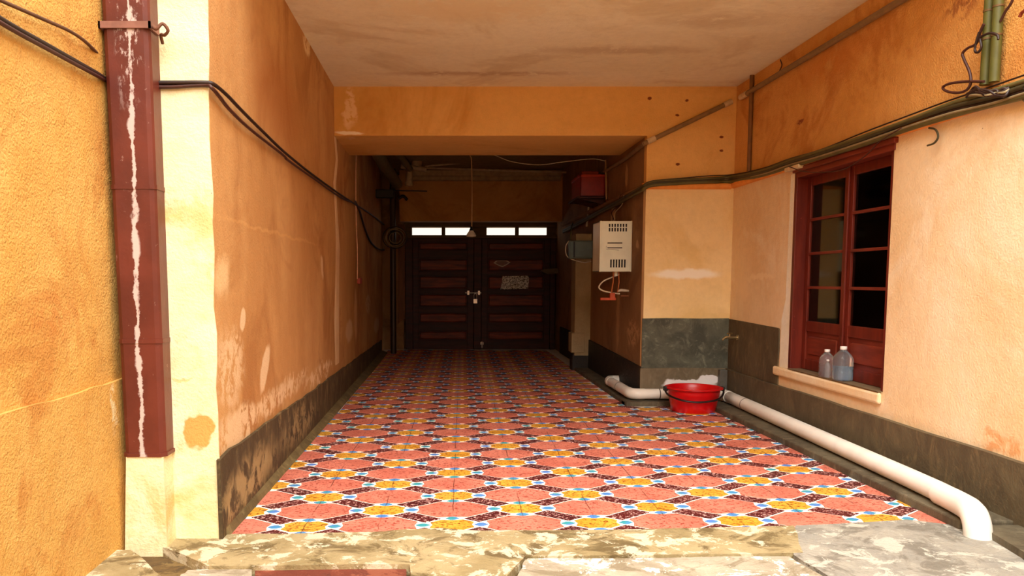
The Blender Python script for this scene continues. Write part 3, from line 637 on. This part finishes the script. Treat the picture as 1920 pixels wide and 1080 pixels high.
for c, lb in ((ca, 'left of the two olive green conduits running down the right wall'), (cb, 'right of the two olive green conduits running down the right wall')):
    o = MB().tube([(XR-.045, c.y, onx(1850, 158, XR-.05).z), (XR-.045, c.y, TOP)], .030, 14).build('conduit', M_green); tag(o, lb, 'conduit')
    for v in (18, 70): 
        z = onx(1858, v, XR-.05).z; MB().tube([(XR-.045, c.y, z-.006), (XR-.045, c.y, z+.006)], .033, 14).build('tie_wire', plain('tie', (110, 80, 40), .6, .3), o)
# grey conduit along the upper right wall, over the beam face, into the passage
M_gc = plain('grey_brown_conduit', (140, 112, 74), .5)
g = thing('conduit', 'long grey brown conduit slanting across the upper right wall and beam', 'conduit', onx(1390, 182, XR-.03))
a = onx(1800, -66, XR-.03); b = onx(1388, 183, XR-.03); c = ony(1372, 190, YB-.03); d = ony(1214, 266, YB-.03); e2 = onx(1170, 300, XP-.04)
MB().tube([a, b], .028, 10).build('pipe_run', M_gc, g)
MB().tube([c, d, ony(1206, 270, YB-.03)], .028, 10).build('pipe_run', M_gc, g)
MB().tube([ony(1208, 269, YB-.03), e2, onx(1120, 330, XP-.04)], .026, 10).build('pipe_run', M_gc, g)
M_wj = plain('white_coupling', (220, 196, 152), .5)
MB().tube([b+(a-b).normalized()*.02, b+(a-b).normalized()*.22], .034, 10).build('coupling', M_wj, g)
MB().tube([c, c+(d-c).normalized()*.1], .034, 10).build('coupling', M_wj, g)
MB().tube([d, d-(d-c).normalized()*.1], .034, 10).build('coupling', M_wj, g)
vc = onx(1410, 140, XR-.025)
tag(MB().tube([(XR-.025, vc.y, onx(1410, 320, XR-.025).z), (XR-.025, vc.y, ZC)], .024, 10).build('conduit', plain('brown_conduit', (126, 84, 42), .6)), 'short vertical brown conduit from the ceiling near the pillar corner', 'conduit')
cable('ceiling_stub_wire', [onx(1463, 112, XR-.02), onx(1466, 122, XR-.03), onx(1462, 132, XR-.02)], .006, M_cab2, 'tiny wire stub under the ceiling edge above the slanting conduit', 'wire')

# ------------------------------------------------------------ white drain pipe on the kerb
M_pvc = plain('dirty_white_pvc', (246, 240, 228), .35, var=.05, sc=5)
dpp = thing('drain_pipe', 'long white plastic drain pipe lying on the kerb around the right wall', 'pipe', (3.2, 6, .06))
zc = .13; r_ = .068
s0 = onz(1823, 978, zc); s1 = onz(1707, 907, zc); s2 = onz(1400, 760, zc)
s0.x = 3.10; 
s1 = Vector((3.235, 5.45, zc)); s2 = Vector((3.345, 9.0, zc)); s0 = Vector((3.175, 4.80, zc))
s3 = Vector((3.35, 9.30, zc))
sec = [s0, s1, s2]
MB().tube(spline([s0, s1, s2, s3], 4), r_, 20).build('pipe_run', M_pvc, dpp)
MB().tube(spline([s3, Vector((3.34, 9.46, zc)), Vector((3.24, 9.565, zc)), Vector((3.1, 9.575, zc))], 5), r_*1.06, 18).build('elbow', M_pvc, dpp)
MB().tube([(3.1, 9.575, zc), (2.40, 9.575, zc)], r_*.93, 18).build('pipe_run', M_pvc, dpp)
MB().tube(spline([(2.42, 9.575, zc), (2.33, 9.575, zc), (2.275, 9.63, zc), (2.262, 9.75, zc)], 6), r_*.98, 18).build('elbow', M_pvc, dpp)
MB().tube([(2.262, 9.74, zc), (2.262, 10.75, zc)], r_*.93, 18).build('pipe_run', M_pvc, dpp)
MB().tube(spline([(2.262, 10.72, zc), (2.262, 10.83, zc), (2.30, 10.89, zc), (2.44, 10.90, zc)], 5), r_*.98, 18).build('elbow', M_pvc, dpp)
MB().tube(spline([s1+(s0-s1)*.62, s0, s0+Vector((-.03, -.14, -.005)), s0+Vector((-.045, -.21, -.055)), s0+Vector((-.05, -.24, -.15))], 6), [r_*1.08]*13+[r_*1.1]*12, 20).build('elbow', M_pvc, dpp)
M_ring = plain('grey_joint_ring', (90, 84, 74), .6)
def ring(p, t, r, mat=M_ring, wd=.006): 
    t = Vector(t).normalized(); return MB().tube([Vector(p)-t*wd, Vector(p)+t*wd], r, 20).build('joint_ring', mat, dpp)
tt = (s2-s1).normalized(); ring(onz(1400, 760, zc)*0+s1+(s2-s1)*.93, tt, r_*1.02)
ring((2.60, 9.575, zc), (1, 0, 0), r_*.97); ring((2.262, 10.2, zc), (0, 1, 0), r_*.97)

# ------------------------------------------------------------ red tub
M_red = plain('red_plastic', (206, 6, 14), .32, var=.06)
bc = Vector((2.865, 9.10, 0.001))
tb = thing('plastic_tub', 'round red plastic tub with black handle beside the white pipe', 'tub', bc)
prof = [(0, .0), (.235, .0), (.243, .008), (.262, .10), (.276, .17), (.281, .175), (.290, .23), (.296, .262), (.312, .266), (.318, .274), (.314, .282), (.298, .283), (.290, .274), (.284, .23), (.27, .17), (.236, .012), (0, .010)]
MB().lathe(prof, bc, 48).build('tub_body', M_red, tb)
MB().tube([bc+Vector((math.cos(a)*.317, math.sin(a)*.317, .272)) for a in [2*math.pi*k/48 for k in range(48)]], .009, 6, closed=True).build('rim', M_red, tb)
M_blk = plain('black_plastic', (22, 16, 16), .4)
hp_ = [(-.325, -.02, .262), (-.335, -.06, .23), (-.31, -.14, .195), (-.22, -.26, .165), (-.1, -.315, .15), (.03, -.32, .152), (.16, -.29, .168), (.25, -.21, .195), (.31, -.1, .23), (.33, -.02, .262)]
MB().tube(spline([bc+Vector(p) for p in hp_]), .011, 8).build('handle', M_blk, tb)
for sx in (-1, 1): MB().bbox(bc.x+sx*.325-.02, bc.x+sx*.325+.02, bc.y-.045, bc.y+.03, .235, .285, .008).build('handle_ear', M_blk, tb)

# ------------------------------------------------------------ water jugs on sill
n = N('clear_plastic'); n.b.inputs['Transmission Weight'].default_value = .93; M_clear = n.done((.93, .95, .97, 1), .08, IOR=1.25)
n = N('bluish_water'); n.b.inputs['Transmission Weight'].default_value = .8; M_water = n.done(lin((176, 200, 220)), .05, IOR=1.33)
M_cap = plain('white_cap', (232, 222, 214), .4)
zsil = WZ0+.005
def jug(u, v, r, h, lab, water, sy=1.0, sq=2.0):
    p = onz(u, v, zsil); p.x = min(p.x, fx0-r-.003); p.x = max(p.x, XR-.03+r*.9)
    t = thing('water_jug', lab, 'bottle', p, 'clear plastic jugs on the window sill')
    pr = [(0, 0), (r*.9, 0), (r, .012), (r, h*.25), (r*.95, h*.3), (r, h*.35), (r, h*.6), (r*.93, h*.68), (r*.7, h*.78), (r*.4, h*.86), (r*.3, h*.9), (r*.3, h*.93)]
    MB().lathe(pr, p, 24, 1, sy, sq).build('body', M_clear, t)
    if water: MB().lathe([(0, .006), (r*.86, .006), (r*.93, .02), (r*.93, water*h), (0, water*h)], p, 24, 1, sy, sq).build('water', M_water, t)
    MB().lathe([(0, h*.90), (r*.4, h*.90), (r*.42, h*.92), (r*.40, h*.995), (0, h)], p, 16).build('cap', M_cap, t)
    ear = [p+Vector((0, -r*.75*sy, h*.72)), p+Vector((0, -r*.7*sy, h*.82)), p+Vector((0, -r*.35*sy, h*.86))]
    return t
jug(1559, 713, .070, .30, 'larger clear jug partly filled with water on the red window sill', .42, 1.15)
jug(1541, 706, .058, .25, 'smaller empty clear bottle left of the water jug on the sill', 0)
jug(1527, 708, .026, .165, 'slim little clear bottle leftmost on the window sill', 0, 1, 0)

# ------------------------------------------------------------ heater
M_hw = plain('cream_white_enamel', (242, 248, 226), .35, var=.04, sc=5)
hy0, hy1 = 10.36, 10.86; hx0, hx1 = ony(1125, 460, hy0).x, XP-.003; hz0, hz1 = ony(1150, 509, hy0).z, ony(1150, 414.5, hy0).z
ht = thing('gas_water_heater', 'cream gas water heater with vent slots on the passage wall', 'heater', ((hx0+hx1)/2, hy0, hz0))
def hX(u): return ony(u, 460, hy0).x
def hZ(v): return ony(1150, v, hy0).z
holes = []
for k in range(7):
    u = 1141+k*5.2
    holes += [(hX(u), hX(u+3.0), hZ(425.5), hZ(419.5)), (hX(u), hX(u+3.0), hZ(434), hZ(427))]
    if k: holes.append((hX(u-1.5), hX(u+1.6), hZ(501.5), hZ(486.5)))
holes.append((hX(1139), hX(1167), hZ(456.6), hZ(454.6))); holes.append((hX(1139), hX(1167), hZ(465.6), hZ(463.8)))
def holed(x0, x1, z0, z1, y, th, hs):
    xs_ = sorted({x0, x1}|{h[0] for h in hs}|{h[1] for h in hs}); zs_ = sorted({z0, z1}|{h[2] for h in hs}|{h[3] for h in hs}); m = MB()
    for i in range(len(xs_)-1):
        for j in range(len(zs_)-1):
            cx, cz = (xs_[i]+xs_[i+1])/2, (zs_[j]+zs_[j+1])/2
            if any(h[0] < cx < h[1] and h[2] < cz < h[3] for h in hs): continue
            for yy in (y, y+th): m.add([(xs_[i], yy, zs_[j]), (xs_[i+1], yy, zs_[j]), (xs_[i+1], yy, zs_[j+1]), (xs_[i], yy, zs_[j+1])], [(0, 1, 2, 3)])
    for h in hs:
        m.add([(h[a], yy, h[b]) for yy in (y, y+th) for a, b in ((0, 2), (1, 2), (1, 3), (0, 3))], [(0, 1, 5, 4), (1, 2, 6, 5), (2, 3, 7, 6), (3, 0, 4, 7)])
    return m
bo = MB().box(hx0, hx0+.01, hy0, hy1, hz0, hz1).box(hx0, hx1, hy1-.01, hy1, hz0, hz1).box(hx0, hx1, hy0, hy1, hz1-.01, hz1).box(hx0, hx1, hy0, hy1, hz0, hz0+.01).box(hx1-.01, hx1, hy0, hy1, hz0, hz1)
bo.bbox(hx0-.004, hx0+.016, hy0-.006, hy0+.02, hz0-.004, hz1+.004, .004).bbox(hx1-.014, hx1, hy0-.006, hy0+.02, hz0-.004, hz1+.004, .004)
bo.build('casing', M_hw, ht)
holed(hx0+.01, hx1-.01, hz0, hz1, hy0+.002, .006, holes).build('vented_panel', M_hw, ht)
MB().box(hx0+.015, hx1-.015, hy0+.03, hy0+.04, hz0+.015, hz1-.015).build('inner_baffle', M_blk, ht)
MB().tube([(hX(1137), hy0-.001, hZ(461)), (hX(1137), hy0-.001, hZ(467.5)), (hX(1160), hy0-.001, hZ(469)), ], .002, 4).build('handle_line', M_ring, ht)
M_cop = plain('copper_pipe', (176, 110, 70), .4, .8); M_wh = plain('white_hose', (226, 214, 190), .5)
def hp3(u, v, y=10.5): return ony(u, v, y)
MB().tube([hp3(1150, 509), hp3(1150, 528), hp3(1147, 545), hp3(1148, 558)], .014, 8).build('pipe_stub', M_cop, ht)
MB().tube([hp3(1160, 509), hp3(1161, 530), hp3(1158, 548)], .012, 8).build('pipe_stub', M_cop, ht)
MB().tube([hp3(1155, 509), hp3(1155, 518)], .024, 8).build('union', M_hw, ht)
cable('hose', [hp3(1162, 514), hp3(1150, 519), hp3(1132, 527), hp3(1123, 538), hp3(1130, 545), hp3(1148, 549), hp3(1162, 551)], .010, M_wh, 'white hose looping under the gas water heater', 'hose')
va = thing('valve', 'orange red gas valve below the water heater', 'valve', hp3(1150, 560))
MB().bbox(hp3(1135, 0).x, hp3(1165, 0).x, 10.48, 10.52, hp3(1150, 563).z, hp3(1150, 558).z, .006).bbox(hp3(1153, 0).x, hp3(1163, 0).x, 10.47, 10.53, hp3(1150, 563).z, hp3(1150, 549).z, .008).build('body', plain('orange_valve', (206, 84, 40), .5), va)
MB().tube([hp3(1158, 546), hp3(1164, 544), hp3(1180, 545.5)], [.012, .02, .014], 8).build('lever', M_wh, va)
MB().tube([hp3(1164, 555), (XP, 10.5, hp3(1164, 555).z)], .01, 8).build('inlet_pipe', M_cop, va)
for k, (u, lb) in enumerate(((1149, 'left thin cable hanging above the water heater'), (1156, 'right thin cable hanging above the water heater'))):
    cable('drop_cable', [onx(u+14, 366, XP-.05), onx(u+10, 384, XP-.04), onx(u-2, 398, XP-.04), onx(u+2-6*k, 412, XP-.05)], .007, [M_cab2, M_wh][k], lb)

# ------------------------------------------------------------ passage clutter, right side
yp = 13.2
def pX(u, y=yp): return ony(u, 500, y).x
def pZ(v, y=yp): return ony(900, v, y).z
M_pil = plaster('pale_pilaster_plaster', (190, 168, 128), (168, 146, 106), None, specks=False)
pil = struct(MB().bbox(pX(1079), XP+.01, yp, yp+.4, .25, pZ(438), .01).build('pilaster', M_pil))
MB().bbox(pX(1073), pX(1098), yp-.03, yp+.3, pZ(661), pZ(624), .012).build('base_block', M_pil, pil)
MB().box(pX(1076), XP, yp+.005, yp+.3, 0, .27).build('plinth', M_black, pil)
M_gb = plain('blue_grey_enamel', (104, 124, 118), .45, var=.06)
bx = thing('switch_box', 'blue grey metal switch box left of the water heater', 'box', (pX(1085), yp-.1, pZ(485)))
MB().bbox(pX(1066, yp-.1), XP-.002, yp-.12, yp-.001, pZ(485, yp-.1), pZ(451, yp-.1), .01).build('casing', M_gb, bx)
MB().bbox(pX(1068, yp-.1), pX(1108, yp-.1), yp-.132, yp-.119, pZ(483, yp-.1), pZ(453, yp-.1), .005).build('lid', M_gb, bx)
MB().bbox(pX(1074, yp-.1), pX(1077, yp-.1), yp-.14, yp-.13, pZ(483, yp-.1), pZ(453, yp-.1), .003).build('hinge', M_blk, bx)
cable('box_cable', [ony(1066, 452, yp-.06), ony(1061, 462, yp-.06), ony(1062, 478, yp-.06), ony(1072, 486, yp-.06), ony(1095, 492, yp-.06), ony(1108, 490, yp-.3)], .009, M_wh, 'pale cable curling around the blue grey switch box')
cable('box_cable', [onx(1074, 418, XP-.05), ony(1071, 430, yp-.03), ony(1070, 452, yp-.06)], .013, M_olive, 'olive cable dropping onto the blue grey switch box')
y4 = 12.4
tag(MB().tube([onx(1100, 424, XP-.02), onx(1103, 400, XP-.02), onx(1104, 386, XP-.02)], .018, 10).build('pipe_stub', M_wh), 'white pipe stub left of the heater under the cables', 'pipe')
sh = thing('storage_shelf', 'dark wooden wall shelf high in the passage under the red crate', 'shelf', (2.2, 12.3, 2.72))
MB().bbox(1.98, XP-.002, 12.0, 12.9, 2.705, 2.735, .004).build('board', M_gate, sh)
for y in (12.1, 12.75): MB().prism([(XP-.003, 2.704), (2.05, 2.704), (XP-.003, 2.62)], y, y+.03, 1).build('bracket', M_gate, sh)
cr = thing('crate', 'dark red plastic crate on the high shelf in the passage', 'crate', (2.2, 12.4, 2.736))
M_crr = plain('dark_red_plastic', (150, 18, 16), .4)
cx0, cx1, cy0, cy1, cz0, cz1 = 2.03, 2.40, 12.05, 12.85, 2.737, 3.06
MB().bbox(cx0, cx1, cy0, cy0+.015, cz0, cz1, .004).bbox(cx0, cx0+.015, cy0, cy1, cz0, cz1, .004).bbox(cx1-.015, cx1, cy0, cy1, cz0, cz1, .004).bbox(cx0, cx1, cy1-.015, cy1, cz0, cz1, .004).bbox(cx0, cx1, cy0, cy1, cz0, cz0+.015, .004).build('crate_body', M_crr, cr)
MB().bbox(cx0-.015, cx1, cy0-.015, cy0+.01, cz1-.035, cz1, .004).bbox(cx0-.015, cx0+.01, cy0-.015, cy1, cz1-.035, cz1, .004).build('rim', plain('bright_red_rim', (190, 50, 30), .4), cr)
tag(MB().bbox(2.06, 2.32, 12.12, 12.6, cz0+.02, cz1+.06, .02).build('folded_sack', plain('orange_red_cloth', (176, 70, 36), .8)), 'orange red bundle poking out of the dark red crate', 'bundle')
y5 = 11.9
tag(MB().tube([ony(1136, 300, y5), ony(1137, 374, y5)], .016, 8).build('conduit', plain('pale_conduit', (176, 140, 96), .6)), 'pale vertical conduit in front of the red crate', 'conduit')
cable('ceiling_wire', [ony(925, 290, 12.5), ony(960, 303, 12.5), ony(1010, 309, 12.5), ony(1060, 303, 12.3), ony(1110, 298, 12.1), ony(1136, 302, 11.9)], .006, M_wh, 'thin pale wire sagging under the passage ceiling to the right', 'wire')
tag(MB().bbox(gx(1046)-.02, gx(1052)-.02, YD-.55, YD-.53, 1.5-(597-525)*16.7/1500, 1.5-(532-525)*16.7/1500, .004).build('white_strip', M_wh), 'white vertical strip on the wall right of the gate', 'strip')
brk = MB().prism([(gx(1008), pZ(508, 16.6)), (gx(1016), pZ(504, 16.6)), (gx(1040), pZ(503, 16.6)), (gx(1040), pZ(512, 16.6)), (gx(1020), pZ(514, 16.6))], 16.75, 16.95, 1)
tag(brk.build('wall_bracket', M_ol), 'small olive bracket jutting over the right gate leaf', 'bracket')

# ------------------------------------------------------------ passage clutter, left side and ceiling
M_pg = plain('grey_green_pipe', (120, 110, 74), .5); M_pw = plain('dusty_pvc', (190, 164, 124), .5)
op = thing('soil_pipe', 'thick grey green soil pipe sloping along the passage ceiling at left', 'pipe', ony(730, 330, 14))
MB().tube([ony(690, 262, 12.6), ony(745, 345, 15.2)], .10, 16).build('pipe_run', M_pg, op)
MB().tube([ony(728, 262, 12.8), ony(768, 316, 15.0)], .06, 14).build('pipe_run', M_pg, op)
tp = thing('waste_pipe', 'dusty white waste pipe tee hanging under the passage ceiling', 'pipe', ony(778, 318, 15.2))
MB().tube([ony(752, 312, 15.2), ony(800, 318, 15.2)], .045, 14).build('branch', M_pw, tp)
MB().tube([ony(780, 314, 15.3), ony(783, 290, 15.3)], .10, 16).build('hub', M_pw, tp)
MB().tube([ony(769, 316, 15.15), ony(767, 344, 15.15)], .062, 16).build('stub', M_pw, tp)
MB().tube([ony(767, 341, 15.15), ony(767, 349, 15.15)], .075, 16).build('end_cap', M_pw, tp)
tag(MB().tube([ony(797, 312, 15.6), ony(1010, 290, 15.6)], .022, 8).build('water_pipe', M_pw), 'upper thin pale pipe crossing below the passage ceiling', 'pipe')
tag(MB().tube([ony(797, 315, 15.9), ony(1062, 323, 15.9)], .022, 8).build('water_pipe', M_pw), 'lower thin pale pipe crossing below the passage ceiling', 'pipe')
lm = thing('wall_box', 'black box with a thin rod high on the left passage wall', 'box', (XL+.08, 15.6, 2.9))
yb_ = 15.4
MB().bbox(XL+.002, ony(738, 362, yb_).x, yb_, yb_+.2, ony(730, 370, yb_).z, ony(730, 355, yb_).z, .01).build('casing', M_blk, lm)
MB().tube([ony(735, 357, yb_+.05), ony(801, 358.5, yb_+.05)], .012, 8).build('rod', M_blk, lm)
cable('twig_cable', [ony(748, 372, 16.47), ony(756, 368, 16.46), ony(764, 375, 16.47)], .03, M_cab, 'dark cable stub by the left end of the passage lintel')
tag(MB().prism([(ony(745, 400, 17.2).x, .56), (ony(759, 400, 17.2).x, .68), (ony(759, 400, 17.2).x, 2.68), (ony(747, 400, 17.2).x, 2.68)], 17.19, 17.239, 1).build('plank', wood('ochre_plank', (120, 72, 32), (96, 54, 22), .6)), 'upright ochre plank leaning left of the gate', 'plank')
tag(MB().tube([(ony(737, 500, 16.3).x, 16.3, 0.002), (ony(737, 500, 16.3).x, 16.3, ZK)], .06, 12).build('standpipe', plain('dark_brown_pipe', (58, 36, 22), .5)), 'dark brown standpipe rising in the corner left of the gate', 'pipe')
co = thing('cable_coil', 'coil of grey wire hung on the left wall by the gate', 'coil', ony(741, 445, 16.0))
for k in range(5):
    c = ony(741, 446, 16.2); rd = .12+.03*k
    MB().tube([c+Vector((math.cos(t)*rd*1.0+.02*(k % 2), -.03*k+.02*math.sin(3*t), math.sin(t)*rd*.9)) for t in [2*math.pi*j/20 for j in range(20)]], .010, 5, closed=True).build('wire_turn', [M_greyc, M_cab, M_greyc][k % 3], co)
# hanging lamp
lp = thing('hanging_bulb', 'bare white bulb hanging on a long pale cord in the passage', 'lamp', ony(883, 443, 13))
tp_ = ony(884, 302, 13)
MB().tube(spline([Vector((tp_.x-.08, 13, ZK)), Vector((tp_.x-.02, 13, ony(884, 292, 13).z)), tp_, ony(885, 360, 13), ony(884.5, 426, 13)]), .009, 6).build('cord', plain('pale_cord', (206, 160, 110), .6), lp)
bb = ony(883.5, 444, 13)
MB().lathe([(0, .165), (.016, .165), (.022, .12), (.03, .118), (.034, .10), (0, .10)], bb, 14).build('socket', M_blk, lp)
MB().lathe([(.028, .105), (.038, .09), (.066, .05), (.080, .02), (.072, .0), (.03, -.004), (0, -.005)], bb, 18).build('bulb', plain('frosted_white_bulb', (232, 222, 196), .3), lp)

# ------------------------------------------------------------ tap and drain channel at the pillar corner
tc = onx(1376, 633, XR-.06)
fa = thing('garden_tap', 'small brass wall tap in the dark corner above the red tub', 'tap', (XR-.014, tc.y, tc.z))
M_brass = plain('worn_brass', (206, 186, 140), .3, .9)
MB().tube(spline([(XR-.01, tc.y, tc.z), (XR-.09, tc.y, tc.z), (XR-.16, tc.y-.01, tc.z-.0), (XR-.2, tc.y-.02, tc.z-.03)]), [.016]*13+[.013]*6, 10).build('spout', M_brass, fa)
MB().tube([(XR-.013, tc.y, tc.z), (XR-.025, tc.y, tc.z)], .032, 12).build('flange', M_brass, fa)
MB().tube([(XR-.11, tc.y, tc.z), (XR-.11, tc.y, tc.z+.045)], .009, 8).tube([(XR-.145, tc.y-.02, tc.z+.048), (XR-.075, tc.y+.02, tc.z+.048)], .009, 8).build('handle', M_brass, fa)
tag(MB().bbox(3.33, XR-.046, YB-.12, YB-.036, .06, .42, .01).build('corner_channel', plain('slate_grey_channel', (92, 88, 80), .5)), 'grey upright channel in the corner behind the pipe', 'channel')
